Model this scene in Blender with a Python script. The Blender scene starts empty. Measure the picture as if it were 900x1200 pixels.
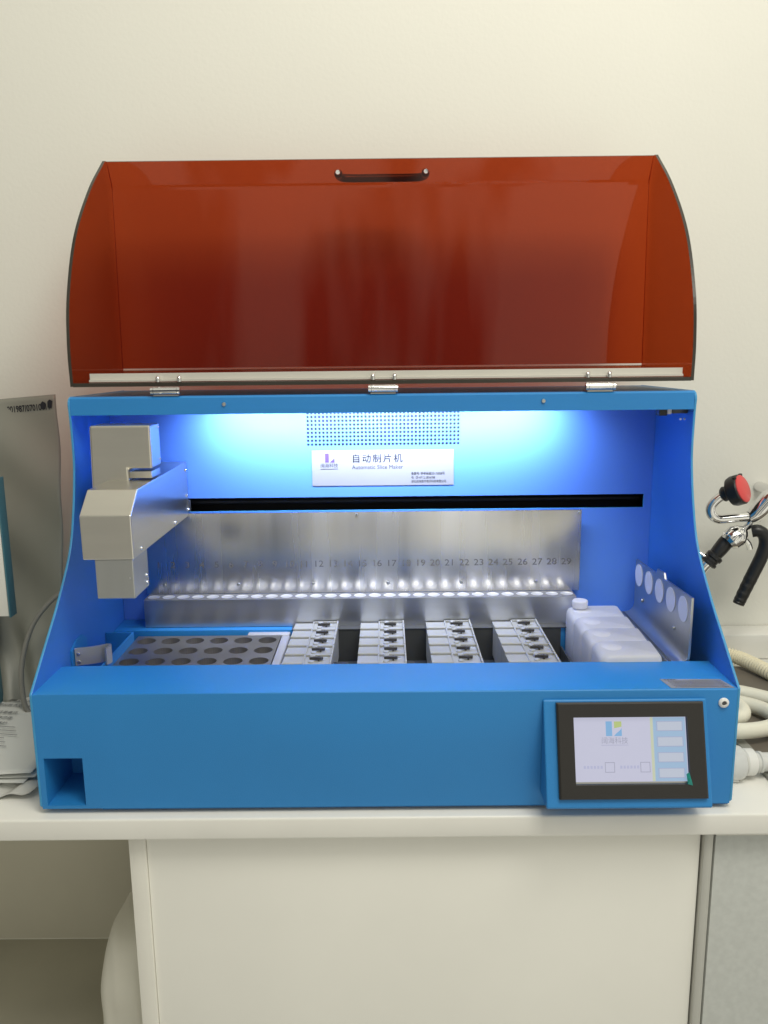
import bpy, bmesh, math, random
from mathutils import Vector, Matrix
random.seed(7)
S = bpy.context.scene
COL = S.collection
PI = math.pi

# ------------------------------------------------------------------ materials
def nodes_mat(name):
    m = bpy.data.materials.new(name); m.use_nodes = True
    nt = m.node_tree
    b = nt.nodes['Principled BSDF']
    return m, nt, b

def mat(name, base, rough=.5, metal=0., spec=.5, var=.06, vscale=9., bump=0., bscale=300.,
        stretch=None, rvar=0., emit=None, estr=0., coat=0., trans=0.):
    """principled material with procedural colour / roughness variation and micro bump"""
    m, nt, b = nodes_mat(name)
    N, L = nt.nodes, nt.links
    b.inputs['Roughness'].default_value = rough
    b.inputs['Metallic'].default_value = metal
    b.inputs['Specular IOR Level'].default_value = spec
    if coat: b.inputs['Coat Weight'].default_value = coat; b.inputs['Coat Roughness'].default_value = .15
    if trans: b.inputs['Transmission Weight'].default_value = trans
    tc = N.new('ShaderNodeTexCoord')
    mp = N.new('ShaderNodeMapping'); L.new(tc.outputs['Object'], mp.inputs['Vector'])
    if stretch: mp.inputs['Scale'].default_value = stretch
    nz = N.new('ShaderNodeTexNoise'); nz.inputs['Scale'].default_value = vscale
    nz.inputs['Detail'].default_value = 5; L.new(mp.outputs[0], nz.inputs['Vector'])
    cr = N.new('ShaderNodeValToRGB'); L.new(nz.outputs['Fac'], cr.inputs[0])
    lo = [max(0, c * (1 - var)) for c in base]; hi = [min(1, c * (1 + var)) for c in base]
    cr.color_ramp.elements[0].position = .3; cr.color_ramp.elements[0].color = (*lo, 1)
    cr.color_ramp.elements[1].position = .7; cr.color_ramp.elements[1].color = (*hi, 1)
    L.new(cr.outputs[0], b.inputs['Base Color'])
    if rvar:
        mr = N.new('ShaderNodeMapRange'); L.new(nz.outputs['Fac'], mr.inputs[0])
        mr.inputs[1].default_value = .3; mr.inputs[2].default_value = .7
        mr.inputs[3].default_value = max(0, rough - rvar); mr.inputs[4].default_value = rough + rvar
        L.new(mr.outputs[0], b.inputs['Roughness'])
    if bump:
        n2 = N.new('ShaderNodeTexNoise'); n2.inputs['Scale'].default_value = bscale
        n2.inputs['Detail'].default_value = 3; L.new(mp.outputs[0], n2.inputs['Vector'])
        bp = N.new('ShaderNodeBump'); bp.inputs['Strength'].default_value = bump
        bp.inputs['Distance'].default_value = .002
        L.new(n2.outputs['Fac'], bp.inputs['Height']); L.new(bp.outputs[0], b.inputs['Normal'])
    if emit:
        b.inputs['Emission Color'].default_value = (*emit, 1); b.inputs['Emission Strength'].default_value = estr
    return m

def acrylic(name, tint, refl=1.0):
    m = bpy.data.materials.new(name); m.use_nodes = True
    nt = m.node_tree; N, L = nt.nodes, nt.links; N.clear()
    out = N.new('ShaderNodeOutputMaterial')
    tr = N.new('ShaderNodeBsdfTransparent'); gl = N.new('ShaderNodeBsdfGlossy')
    gl.inputs['Roughness'].default_value = .02; gl.inputs['Color'].default_value = (refl, refl, refl, 1)
    fr = N.new('ShaderNodeFresnel'); fr.inputs['IOR'].default_value = 1.5
    ge = N.new('ShaderNodeNewGeometry'); ma = N.new('ShaderNodeMath'); ma.operation = 'MULTIPLY_ADD'   # same reflectance on both faces of the pane
    ma.inputs[1].default_value = 1 / 1.5 - 1.5; ma.inputs[2].default_value = 1.5
    L.new(ge.outputs['Backfacing'], ma.inputs[0]); L.new(ma.outputs[0], fr.inputs['IOR'])
    tc = N.new('ShaderNodeTexCoord'); nz = N.new('ShaderNodeTexNoise'); nz.inputs['Scale'].default_value = 2.5
    L.new(tc.outputs['Object'], nz.inputs['Vector'])
    cr = N.new('ShaderNodeValToRGB'); L.new(nz.outputs['Fac'], cr.inputs[0])
    cr.color_ramp.elements[0].color = (*[c * .93 for c in tint], 1)
    cr.color_ramp.elements[1].color = (*[min(1, c * 1.07) for c in tint], 1)
    L.new(cr.outputs[0], tr.inputs['Color'])
    di = N.new('ShaderNodeBsdfDiffuse'); di.inputs['Color'].default_value = (.20, .095, .070, 1)
    m0 = N.new('ShaderNodeMixShader'); m0.inputs[0].default_value = .065
    L.new(tr.outputs[0], m0.inputs[1]); L.new(di.outputs[0], m0.inputs[2])
    mx = N.new('ShaderNodeMixShader'); L.new(fr.outputs[0], mx.inputs[0])
    L.new(m0.outputs[0], mx.inputs[1]); L.new(gl.outputs[0], mx.inputs[2])
    L.new(mx.outputs[0], out.inputs['Surface'])
    return m

def milky(name, col):
    m, nt, b = nodes_mat(name)
    N, L = nt.nodes, nt.links
    b.inputs['Base Color'].default_value = (*col, 1); b.inputs['Roughness'].default_value = .35
    tl = N.new('ShaderNodeBsdfTranslucent')
    tc = N.new('ShaderNodeTexCoord'); nz = N.new('ShaderNodeTexNoise'); nz.inputs['Scale'].default_value = 45
    L.new(tc.outputs['Object'], nz.inputs['Vector'])
    cr = N.new('ShaderNodeValToRGB'); L.new(nz.outputs['Fac'], cr.inputs[0])
    cr.color_ramp.elements[0].color = (*[c * .9 for c in col], 1); cr.color_ramp.elements[1].color = (*col, 1)
    L.new(cr.outputs[0], tl.inputs['Color']); L.new(cr.outputs[0], b.inputs['Base Color'])
    mx = N.new('ShaderNodeMixShader'); mx.inputs[0].default_value = .45
    L.new(b.outputs[0], mx.inputs[1]); L.new(tl.outputs[0], mx.inputs[2])
    L.new(mx.outputs[0], N['Material Output'].inputs['Surface'])
    return m

M = {}
M['wall'] = mat('wall_paint', (.80, .79, .72), .85, var=.014, vscale=2.2, bump=.16, bscale=140)
M['counter'] = mat('counter_laminate', (.82, .81, .76), .36, var=.03, vscale=7, rvar=.06)
M['cab'] = mat('cabinet_board', (.86, .85, .79), .42, var=.03, vscale=3.5, rvar=.07, bump=.03, bscale=90)
M['cab_edge'] = mat('cabinet_edging', (.76, .745, .68), .45, var=.02)
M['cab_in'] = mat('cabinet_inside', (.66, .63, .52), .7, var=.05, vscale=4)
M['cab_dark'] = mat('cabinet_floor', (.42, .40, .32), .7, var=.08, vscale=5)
M['alu_strip'] = mat('grey_strip', (.50, .50, .46), .42, metal=.3, var=.03)
M['grey_door'] = mat('grey_speckled_board', (.58, .60, .575), .5, var=.05, vscale=120)
M['blue'] = mat('blue_powder_coat', (.024, .225, .57), .42, spec=.45, var=.05, vscale=4, rvar=.10, bump=.16, bscale=900)
M['blue_lit_back'] = mat('blue_coat_lit_back', (.10, .265, .80), .45, spec=.4, var=.03, vscale=3, bump=.08, bscale=900)  # same powder coat, with the LED glow put into a brighter colour
M['blue_lit_side'] = mat('blue_coat_lit_side', (.040, .19, .60), .45, spec=.4, var=.03, vscale=3, bump=.08, bscale=900)  # inner faces of the same coat, LED-lit tone mixed into the colour
M['blue_edge'] = mat('blue_worn_edge', (.05, .30, .58), .4, var=.08, vscale=40)
M['blue_dark'] = mat('blue_recess', (.010, .15, .40), .5, var=.05)
M['black'] = mat('black_plastic', (.012, .012, .014), .4, var=.1)
M['slot'] = mat('dark_slot', (.004, .005, .010), .6, var=.1)
M['bezel'] = mat('bezel_plastic', (.022, .020, .018), .45, var=.08, bump=.03, bscale=700)
M['well'] = mat('dark_grey_plastic', (.06, .064, .068), .32, var=.12, vscale=20)
M['steel'] = mat('brushed_steel', (.64, .63, .61), .27, metal=1., var=.035, vscale=45., stretch=(1, 1, .03), rvar=.02)
def aniso(m, t, a):
    nt = m.node_tree; b = nt.nodes['Principled BSDF']; c = nt.nodes.new('ShaderNodeCombineXYZ')
    for i in range(3): c.inputs[i].default_value = t[i]
    b.inputs['Anisotropic'].default_value = a; nt.links.new(c.outputs[0], b.inputs['Tangent'])
aniso(M['steel'], (0, 0, 1), .72)
M['steel_h'] = mat('milled_aluminium', (.58, .585, .59), .30, metal=1., var=.04, vscale=60., stretch=(.05, 1, 1), rvar=.02)
aniso(M['steel_h'], (0, 0, 1), .6)
M['ledge'] = mat('matt_ledge', (.24, .24, .245), .38, metal=.35, var=.04)
M['cup'] = mat('polished_socket', (.90, .90, .90), .28, metal=.6, var=.03)
M['satin'] = mat('satin_aluminium', (.70, .675, .61), .28, metal=.97, var=.035, vscale=6, stretch=(1, 1, 8), bump=.02, bscale=400)
M['satin2'] = mat('satin_steel', (.52, .53, .52), .33, metal=.95, var=.05, vscale=6, stretch=(6, 6, 1))
M['hook'] = mat('dull_steel', (.62, .60, .55), .45, metal=.55, var=.05)
M['chrome'] = mat('chrome', (.80, .80, .80), .09, metal=1., var=.03)
M['screw'] = mat('zinc_screw', (.62, .62, .60), .3, metal=1., var=.05)
M['tray'] = mat('grey_tray_metal', (.34, .33, .33), .33, metal=.8, var=.10, vscale=14, rvar=.05)
M['tray_side'] = mat('pale_tray_plastic', (.42, .415, .43), .4, var=.03)
M['hole'] = mat('hole_floor', (.11, .105, .10), .35, metal=.3, var=.2, vscale=40)
M['holder'] = mat('ivory_plastic', (.40, .40, .375), .42, var=.03, vscale=30)
M['clip'] = mat('dark_clip', (.045, .042, .040), .45, var=.15, vscale=60)
M['boss'] = mat('white_boss', (.82, .82, .80), .3, var=.02)
M['bottle'] = milky('milky_plastic', (.92, .92, .95))
M['disc'] = mat('white_disc', (.75, .75, .80), .5, var=.02)
M['plate'] = mat('silver_label', (.34, .345, .365), .35, metal=.25, var=.02)
M['ink'] = mat('dark_ink', (.012, .012, .02), .6, var=.05)
M['ink_soft'] = mat('grey_ink', (.05, .05, .065), .6, var=.05)
M['engrave'] = mat('engraved_line', (.15, .145, .14), .6, var=.1)
M['logo_v'] = mat('violet_ink', (.11, .06, .48), .5, var=.03)
M['logo_y'] = mat('yellow_ink', (.75, .72, .25), .5, var=.03)
M['acrylic'] = acrylic('amber_acrylic', (.70, .255, .115), .55)
M['acryl_edge'] = mat('acrylic_edge', (.035, .030, .022), .25, var=.1)
M['flange'] = acrylic('amber_acrylic_flange', (.6, .4, .3), 1.0)
M['bar'] = mat('pale_bar', (.66, .64, .58), .35, metal=.3, var=.03)
M['handle'] = mat('handle_bar', (.05, .045, .04), .3, metal=.4, var=.1)
M['red'] = mat('red_rubber', (.72, .075, .075), .45, var=.04)
M['rubber'] = mat('black_rubber', (.014, .014, .014), .38, var=.15, vscale=30)
M['hose'] = mat('cream_hose', (.80, .78, .66), .42, var=.04, vscale=20)
M['hose_old'] = mat('yellowed_hose', (.80, .74, .55), .45, var=.05, vscale=20)
M['board'] = mat('brown_grey_board', (.155, .135, .110), .5, var=.10, vscale=8)
M['board_edge'] = mat('grey_board_edge', (.30, .30, .27), .4, var=.05)
M['bag'] = mat('grey_poly_film', (.27, .27, .23), .38, var=.12, vscale=3, bump=.5, bscale=11)
M['teal'] = mat('teal_board', (.06, .17, .21), .5, var=.1)
M['paper'] = mat('paper', (.62, .63, .60), .8, var=.03, vscale=5)
M['film'] = mat('clear_film', (.55, .55, .52), .2, var=.1, vscale=20)
M['cable'] = mat('grey_cable', (.22, .215, .19), .45, var=.05)
M['cloth'] = mat('pale_bag', (.74, .72, .63), .7, var=.05, vscale=6, bump=.3, bscale=14)
M['white_pl'] = mat('white_plastic', (.75, .75, .72), .35, var=.02)
M['clear_pl'] = mat('clear_plastic', (.80, .81, .79), .15, var=.05, vscale=30, trans=.25)
M['led'] = mat('led_strip_lens', (.8, .9, .95), .4, emit=(.45, .8, 1.0), estr=6)
M['green'] = mat('green_film_tab', (.02, .30, .26), .3, var=.15, vscale=200)

def screen_mat(name, col, e=.62):
    return mat(name, [c * .15 for c in col], .25, var=.03, vscale=60, emit=col, estr=e)
M['scr'] = screen_mat('screen_white', (.70, .71, .90))
M['scr_blue'] = screen_mat('screen_blue', (.43, .62, .86))
M['scr_btn'] = screen_mat('screen_button', (.64, .70, .84))
M['scr_line'] = screen_mat('screen_line', (.70, .76, .58))
M['scr_logo'] = screen_mat('screen_logo_blue', (.28, .55, .90))
M['scr_lime'] = screen_mat('screen_logo_lime', (.58, .70, .28))
M['scr_ink'] = screen_mat('screen_ink', (.45, .46, .60))
M['scr_ink2'] = screen_mat('screen_faint_ink', (.50, .51, .72))

# ------------------------------------------------------------------ mesh helpers
def link(name, me, parent=None):
    o = bpy.data.objects.new(name, me); COL.objects.link(o)
    if parent is not None: o.parent = parent
    return o

def obj(name, bm, m, parent=None, smooth=False, angle=35):
    bmesh.ops.recalc_face_normals(bm, faces=bm.faces)
    me = bpy.data.meshes.new(name); bm.to_mesh(me); bm.free()
    for mm in (m if isinstance(m, (list, tuple)) else [m]): me.materials.append(mm)
    if smooth:
        for p in me.polygons: p.use_smooth = True
        me.set_sharp_from_angle(angle=math.radians(angle))
    return link(name, me, parent)

def thing(name, label, cat, loc=(0, 0, 0), group=None, rz=0):
    o = bpy.data.objects.new(name, None); COL.objects.link(o)
    o.empty_display_size = .05
    o.location = loc; o.rotation_euler = (0, 0, rz)
    o['label'] = label; o['category'] = cat
    if group: o['group'] = group
    return o

def tag(o, label, cat, group=None):
    o['label'] = label; o['category'] = cat
    if group: o['group'] = group
    return o

def add_box(bm, x0, x1, y0, y1, z0, z1, bev=0., seg=2, mi=0):
    vs = [bm.verts.new((x, y, z)) for x in (x0, x1) for y in (y0, y1) for z in (z0, z1)]
    f = [(0, 1, 3, 2), (4, 6, 7, 5), (0, 4, 5, 1), (2, 3, 7, 6), (0, 2, 6, 4), (1, 5, 7, 3)]
    fs = [bm.faces.new([vs[i] for i in q]) for q in f]
    for q in fs: q.material_index = mi
    if bev:
        es = set(e for q in fs for e in q.edges)
        bmesh.ops.bevel(bm, geom=list(es), offset=bev, segments=seg, affect='EDGES', profile=.5)
    return fs

def box(name, x0, x1, y0, y1, z0, z1, m, parent=None, bev=0., seg=2, smooth=True):
    bm = bmesh.new(); add_box(bm, x0, x1, y0, y1, z0, z1, bev, seg)
    return obj(name, bm, m, parent, smooth=bool(bev) and smooth)

def add_prism(bm, pts, axis, a, b, mi=0):
    """extrude 2-d polygon pts along axis from a to b. axis X: pts=(y,z); Y: (x,z); Z: (x,y)"""
    def v(p, t):
        return (t, p[0], p[1]) if axis == 'X' else (p[0], t, p[1]) if axis == 'Y' else (p[0], p[1], t)
    A = [bm.verts.new(v(p, a)) for p in pts]; B = [bm.verts.new(v(p, b)) for p in pts]
    fs = [bm.faces.new(A), bm.faces.new(B[::-1])]
    n = len(pts)
    side = [bm.faces.new((A[i], A[(i + 1) % n], B[(i + 1) % n], B[i])) for i in range(n)]
    for q in fs + side: q.material_index = mi
    return fs, side

def basis(d):
    d = Vector(d).normalized()
    u = d.orthogonal().normalized(); return u, d.cross(u), d

def add_cyl(bm, p, d, r, h, seg=20, r2=None, mi=0):
    """closed cylinder / cone from p along d"""
    r2 = r if r2 is None else r2
    u, w, d = basis(d); p = Vector(p)
    A = []; B = []
    for i in range(seg):
        a = 2 * PI * i / seg; e = u * math.cos(a) + w * math.sin(a)
        A.append(bm.verts.new(p + e * r)); B.append(bm.verts.new(p + d * h + e * r2))
    fs = [bm.faces.new(A[::-1]), bm.faces.new(B)]
    for i in range(seg): fs.append(bm.faces.new((A[i], A[(i + 1) % seg], B[(i + 1) % seg], B[i])))
    for q in fs: q.material_index = mi
    return fs

def add_lathe(bm, p, d, prof, seg=28):
    """prof: list of (radius, height) along d, closed at the ends"""
    u, w, d = basis(d); p = Vector(p); rings = []
    for r, h in prof:
        rings.append([bm.verts.new(p + d * h + (u * math.cos(2 * PI * i / seg) + w * math.sin(2 * PI * i / seg)) * max(r, 1e-5)) for i in range(seg)])
    for a, b in zip(rings, rings[1:]):
        for i in range(seg): bm.faces.new((a[i], a[(i + 1) % seg], b[(i + 1) % seg], b[i]))
    bm.faces.new(rings[0][::-1]); bm.faces.new(rings[-1])

def catmull(P, n=8, closed=False):
    P = [Vector(p) for p in P]; out = []
    k = len(P)
    rng = range(k) if closed else range(k - 1)
    for i in rng:
        p1, p2 = P[i], P[(i + 1) % k]
        p0 = P[i - 1] if (i > 0 or closed) else p1 * 2 - p2
        p3 = P[(i + 2) % k] if (i + 2 < k or closed) else p2 * 2 - p1
        for j in range(n):
            t = j / n
            out.append(.5 * ((2 * p1) + (p2 - p0) * t + (2 * p0 - 5 * p1 + 4 * p2 - p3) * t * t + (3 * p1 - p0 - 3 * p2 + p3) * t ** 3))
    if not closed: out.append(P[-1])
    return out

def add_tube(bm, path, rad, seg=14):
    """rad: number or function of t in 0..1"""
    path = [Vector(p) for p in path]; rings = []; n = len(path)
    t0 = (path[1] - path[0]).normalized(); u = t0.orthogonal().normalized()
    for i, p in enumerate(path):
        t = (path[min(i + 1, n - 1)] - path[max(i - 1, 0)]).normalized()
        u = (u - t * u.dot(t)).normalized(); w = t.cross(u)
        r = rad(i / (n - 1)) if callable(rad) else rad
        if isinstance(r, tuple): ru, rw = r
        else: ru = rw = r
        rings.append([bm.verts.new(p + u * ru * math.cos(2 * PI * k / seg) + w * rw * math.sin(2 * PI * k / seg)) for k in range(seg)])
    for a, b in zip(rings, rings[1:]):
        for k in range(seg): bm.faces.new((a[k], a[(k + 1) % seg], b[(k + 1) % seg], b[k]))
    bm.faces.new(rings[0][::-1]); bm.faces.new(rings[-1])

def add_perf(bm, x0, x1, y0, y1, nx, ny, r, put, depth=0., seg=16, floor=None, rx=None):
    """rectangle with nx*ny round holes; put(x,y,d) -> position, d = depth below the face.
    seg multiple of 8; floor = material index of hole floors"""
    dx = (x1 - x0) / nx; dy = (y1 - y0) / ny
    for i in range(nx):
        for j in range(ny):
            cx = x0 + dx * (i + .5); cy = y0 + dy * (j + .5); C_ = []; O = []; D = []
            for k in range(seg):
                a = 2 * PI * k / seg; c, s = math.cos(a), math.sin(a)
                q = max(abs(c), abs(s))
                C_.append(bm.verts.new(put(cx + r * c, cy + r * s, 0)))
                O.append(bm.verts.new(put(cx + dx / 2 * c / q, cy + dy / 2 * s / q, 0)))
                if depth: D.append(bm.verts.new(put(cx + r * c, cy + r * s, depth)))
            for k in range(seg):
                k2 = (k + 1) % seg
                bm.faces.new((C_[k], C_[k2], O[k2], O[k]))
                if depth: bm.faces.new((C_[k], D[k], D[k2], C_[k2]))
            if depth and floor is not None:
                f = bm.faces.new(D); f.material_index = floor

def text(name, body, size, mtx, m, parent=None, align='CENTER', sx=1., bold=0., spacing=1.):
    cu = bpy.data.curves.new(name, 'FONT'); cu.body = body; cu.size = size
    cu.align_x = align; cu.align_y = 'CENTER'; cu.space_character = spacing
    cu.offset = bold; cu.resolution_u = 3
    t = bpy.data.objects.new(name, cu); COL.objects.link(t)
    bpy.context.view_layer.update()
    dg = bpy.context.evaluated_depsgraph_get()
    me = bpy.data.meshes.new_from_object(t.evaluated_get(dg))
    bpy.data.objects.remove(t); bpy.data.curves.remove(cu)
    me.transform(Matrix.Diagonal((sx, 1, 1, 1))); me.transform(mtx)
    me.materials.clear(); me.materials.append(m)
    return link(name, me, parent)

def frame(o, ux, uy):
    ux = Vector(ux).normalized(); uy = Vector(uy).normalized(); n = ux.cross(uy)
    m = Matrix((ux, uy, n)).transposed().to_4x4(); m.translation = Vector(o); return m
def facing(x, y, z): return frame((x, y, z), (1, 0, 0), (0, 0, 1))       # reads from -Y

def quads(name, rects, mtx, m, parent=None, th=0.0004):
    """thin raised rectangles / polygons given in the 2-d frame of mtx"""
    bm = bmesh.new()
    for P in rects:
        if len(P) == 4 and not isinstance(P[0], (tuple, list)):
            x0, x1, y0, y1 = P; P = [(x0, y0), (x1, y0), (x1, y1), (x0, y1)]
        A = [bm.verts.new(mtx @ Vector((p[0], p[1], 0))) for p in P]
        B = [bm.verts.new(mtx @ Vector((p[0], p[1], th))) for p in P]
        bm.faces.new(A[::-1]); bm.faces.new(B); n = len(P)
        for i in range(n): bm.faces.new((A[i], A[(i + 1) % n], B[(i + 1) % n], B[i]))
    return obj(name, bm, m, parent)

def outline(x0, x1, y0, y1, w):
    return [(x0, x1, y0, y0 + w), (x0, x1, y1 - w, y1), (x0, x0 + w, y0 + w, y1 - w), (x1 - w, x1, y0 + w, y1 - w)]

def logo_right(x0, y0, w, h):
    """lower right piece of the emblem: right triangle with a hollow hypotenuse"""
    pts = [(x0, y0), (x0 + w, y0), (x0 + w, y0 + h)]
    for i in range(1, 6):
        t = i / 6; pts.append((x0 + w * (1 - t) - .0 * w, y0 + h * (1 - t) ** 1.0 * (1 - .25 * math.sin(PI * t)) + .12 * h * math.sin(PI * t)))
    return pts

def screw(parent, p, d, r=.003, name='screw', m=None):
    bm = bmesh.new(); add_lathe(bm, p, d, [(r, 0), (r, r * .35), (r * .75, r * .7), (r * .35, r * .72), (r * .33, r * .3)], 14)
    return obj(name, bm, m or M['screw'], parent, smooth=True)

def struct(o): o['kind'] = 'structure'; return o

# ------------------------------------------------------------------ setting: wall and bench
bm = bmesh.new(); add_box(bm, -2.2, 2.4, .58, .64, -.95, 2.3)
struct(obj('wall', bm, M['wall']))

bench = thing('lab_bench', 'long cream laminate bench with cupboards below, carrying the blue machine', 'bench', (0, 0, -.9))
def B(o): o.parent = bench; o.matrix_parent_inverse = bench.matrix_world.inverted(); o.location.z += .9; return o
def bpart(name, *a, **k):
    o = box(name, *a, **k); o.parent = bench; o.location = (0, 0, .9); return o
bpart('countertop', -1.5, 1.7, -.0135, .578, -.030, 0, M['counter'], bev=.003, seg=3)
bpart('upstand', .46, 1.7, .52, .578, .0005, .050, M['counter'], bev=.003)
bpart('partition', -.3405, -.3185, .004, .55, -.88, -.0305, M['cab_edge'], bev=.001)
bpart('front_panel', -.3179, .4165, .008, .026, -.88, -.0305, M['cab'], bev=.001)
bpart('corner_strip', .4185, .4315, .001, .024, -.88, -.0305, M['alu_strip'], bev=.003)
gd = bpart('cupboard_door', .4355, 1.2, .006, .024, -.88, -.0420, M['grey_door'], bev=.001)
gd['label'] = 'grey speckled cupboard door with pale edging along its top'
t = box('door_edging', .4355, 1.2, .0045, .024, -.0415, -.0385, M['cab_edge'], gd)
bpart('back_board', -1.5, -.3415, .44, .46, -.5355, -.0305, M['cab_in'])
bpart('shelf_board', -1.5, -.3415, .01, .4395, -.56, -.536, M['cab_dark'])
# pale bag stored in the open compartment
bm = bmesh.new()
bmesh.ops.create_icosphere(bm, subdivisions=5, radius=1)
for v in bm.verts:
    c = v.co
    c.x = math.copysign(abs(c.x) ** .55, c.x); c.y = math.copysign(abs(c.y) ** .6, c.y); c.z = math.copysign(abs(c.z) ** .6, c.z)
    n = .05 * math.sin(c.x * 5 + c.z * 4) + .05 * math.sin(c.z * 9 + 1 + c.y * 3) + .03 * math.sin(c.x * 13 + c.y * 9)
    c *= 1 + n * .28
    c.x = -.396 + c.x * .0505; c.y = .20 + c.y * .11; c.z = -.4 + c.z * .1345
lo = min(v.co.z for v in bm.verts)
for v in bm.verts: v.co.z = -.5358 + (v.co.z - lo) * .95
tag(obj('stored_bag', bm, M['cloth'], smooth=True, angle=180), 'pale rounded white bag stored in the open compartment under the bench', 'bag')

# ------------------------------------------------------------------ the machine
mc = thing('slide_making_machine', 'blue sheet-metal bench-top slide maker with raised amber lid and touch screen', 'lab machine')
W = .447
# front housing: front face with bay opening, top shelf, drop behind it
bm = bmesh.new()
xs = [-W, -.440, -.390, W]; zs = [.008, .0125, .079, .166]
V = [[bm.verts.new((x, 0, z)) for z in zs] for x in xs]
for i in range(3):
    for j in range(3):
        if i == 1 and j == 1: continue
        bm.faces.new((V[i][j], V[i + 1][j], V[i + 1][j + 1], V[i][j + 1]))
top = [bm.verts.new((x, .097, .166)) for x in xs]
dn = [bm.verts.new((x, .097, .085)) for x in xs]
for i in range(3):
    bm.faces.new((V[i][3], V[i + 1][3], top[i + 1], top[i])); bm.faces.new((top[i], top[i + 1], dn[i + 1], dn[i]))
bk = [bm.verts.new((x, .30, .008)) for x in xs]
for i in range(3): bm.faces.new((V[i][0], bk[i], bk[i + 1], V[i + 1][0]))
R_ = [[V[1][1], V[2][1]], [V[1][2], V[2][2]]]
back = [bm.verts.new((x, .085, z)) for x, z in ((-.440, .0125), (-.390, .0125), (-.390, .079), (-.440, .079))]
F = [V[1][1], V[2][1], V[2][2], V[1][2]]
for i in range(4): bm.faces.new((F[i], F[(i + 1) % 4], back[(i + 1) % 4], back[i]))
bm.faces.new(back)
es = [e for e in bm.edges if all(abs(v.co.y) < 1e-6 and abs(v.co.z - .166) < 1e-6 for v in e.verts)]
es += [e for e in bm.edges if all(abs(v.co.y - .097) < 1e-6 and abs(v.co.z - .166) < 1e-6 for v in e.verts)]
bmesh.ops.bevel(bm, geom=es, offset=.0028, segments=3, affect='EDGES', profile=.5)
obj('front_housing', bm, M['blue'], mc, smooth=True)

# side panels
curve = [(p.x, p.y) for p in catmull([(0, .166, 0), (.053, .2105, 0), (.105, .2545, 0), (.161, .313, 0), (.187, .37, 0), (.2015, .424, 0), (.2045, .458, 0), (.2035, .498, 0), (.2015, .519, 0)], 6)]
def side_panel(sx):
    pts = [(0.0, .012), (.004, .008), (.45, .008), (.45, .531), (.212, .531), (.206, .5285), (.2025, .524)] + curve[::-1]
    bm = bmesh.new()
    fs, side = add_prism(bm, pts, 'X', sx * W, sx * (W + .0035))
    es = [e for f in fs for e in f.edges]
    for f in side: f.material_index = 1
    fs[0].material_index = 2
    o = obj('side_panel', bm, [M['blue'], M['blue_edge'], M['blue_lit_side']], mc)
    o.modifiers.new('b', 'BEVEL').width = .0009; o.modifiers['b'].segments = 2; o.modifiers['b'].limit_method = 'ANGLE'
    return o
sp_l = side_panel(-1); sp_r = side_panel(1)

# roof with front lip
bm = bmesh.new()
add_prism(bm, [(.2025, .5045), (.206, .5045), (.206, .519), (.449, .519), (.449, .5305), (.2052, .5305), (.2025, .528)], 'X', -W + .0002, W - .0002)
rail = obj('top_rail', bm, M['blue'], mc)
for x, z in ((-.226, .5185), (.231, .5185)): screw(rail, (x, .2023, z), (0, -1, 0), .0032)
# back panel with real vent perforations and carriage slot
YB = .365
bm = bmesh.new()
put = lambda x, y, d: Vector((x, YB + d, y))
add_perf(bm, -.1260, .1275, .4390, .4972, 40, 9, .0024, put, depth=.0014, seg=8)
vent = obj('vent_grille', bm, M['blue_lit_back'], mc)
box('vent_cavity', -.13, .131, YB + .0016, YB + .02, .435, .502, M['slot'], mc)
bm = bmesh.new()
def panel(xs, zs, skip):
    V = {}
    def g(i, j):
        if (i, j) not in V: V[(i, j)] = bm.verts.new((xs[i], YB, zs[j]))
        return V[(i, j)]
    for i in range(len(xs) - 1):
        for j in range(len(zs) - 1):
            if (i, j) in skip: continue
            bm.faces.new((g(i, j), g(i + 1, j), g(i + 1, j + 1), g(i, j + 1)))
X0 = W - .0002
panel([-X0, -.345, -.1260, .1275, .4345, X0], [.0855, .3315, .3545, .4390, .4972, .519], {(1, 1), (2, 1), (3, 1), (2, 3)})
bp_ = obj('back_panel', bm, M['blue_lit_back'], mc)
bm = bmesh.new()   # folded-back lips of the slot and dark channel behind
for (a, b) in (((-.345, .3315), (.4345, .3315)), ((.4345, .3315), (.4345, .3545)), ((.4345, .3545), (-.345, .3545)), ((-.345, .3545), (-.345, .3315))):
    bm.faces.new([bm.verts.new(p) for p in ((a[0], YB, a[1]), (b[0], YB, b[1]), (b[0], YB + .004, b[1]), (a[0], YB + .004, a[1]))])
obj('slot_lip', bm, M['blue_edge'], bp_)
bm = bmesh.new(); add_box(bm, -.36, .44, YB + .0042, YB + .06, .322, .364)
bmesh.ops.delete(bm, geom=[f for f in bm.faces if abs(f.calc_center_median().y - YB - .0042) < 1e-5], context='FACES')
obj('carriage_channel', bm, M['slot'], bp_)
bm = bmesh.new(); add_cyl(bm, (-.345, YB + .03, .343), (1, 0, 0), .005, .78, 14)
obj('guide_rod', bm, M['slot'], bp_, smooth=True)
# rear ledge and floor of the working area
box('rear_ledge', -X0, X0, .305, YB - .0005, .086, .1445, M['blue'], mc, bev=.0012)
box('floor_pan', -X0, X0, .0975, .3045, .080, .0855, M['blue'], mc)
box('rear_cover', -X0, X0, .4485, .45, .010, .518, M['blue'], mc)

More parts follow.
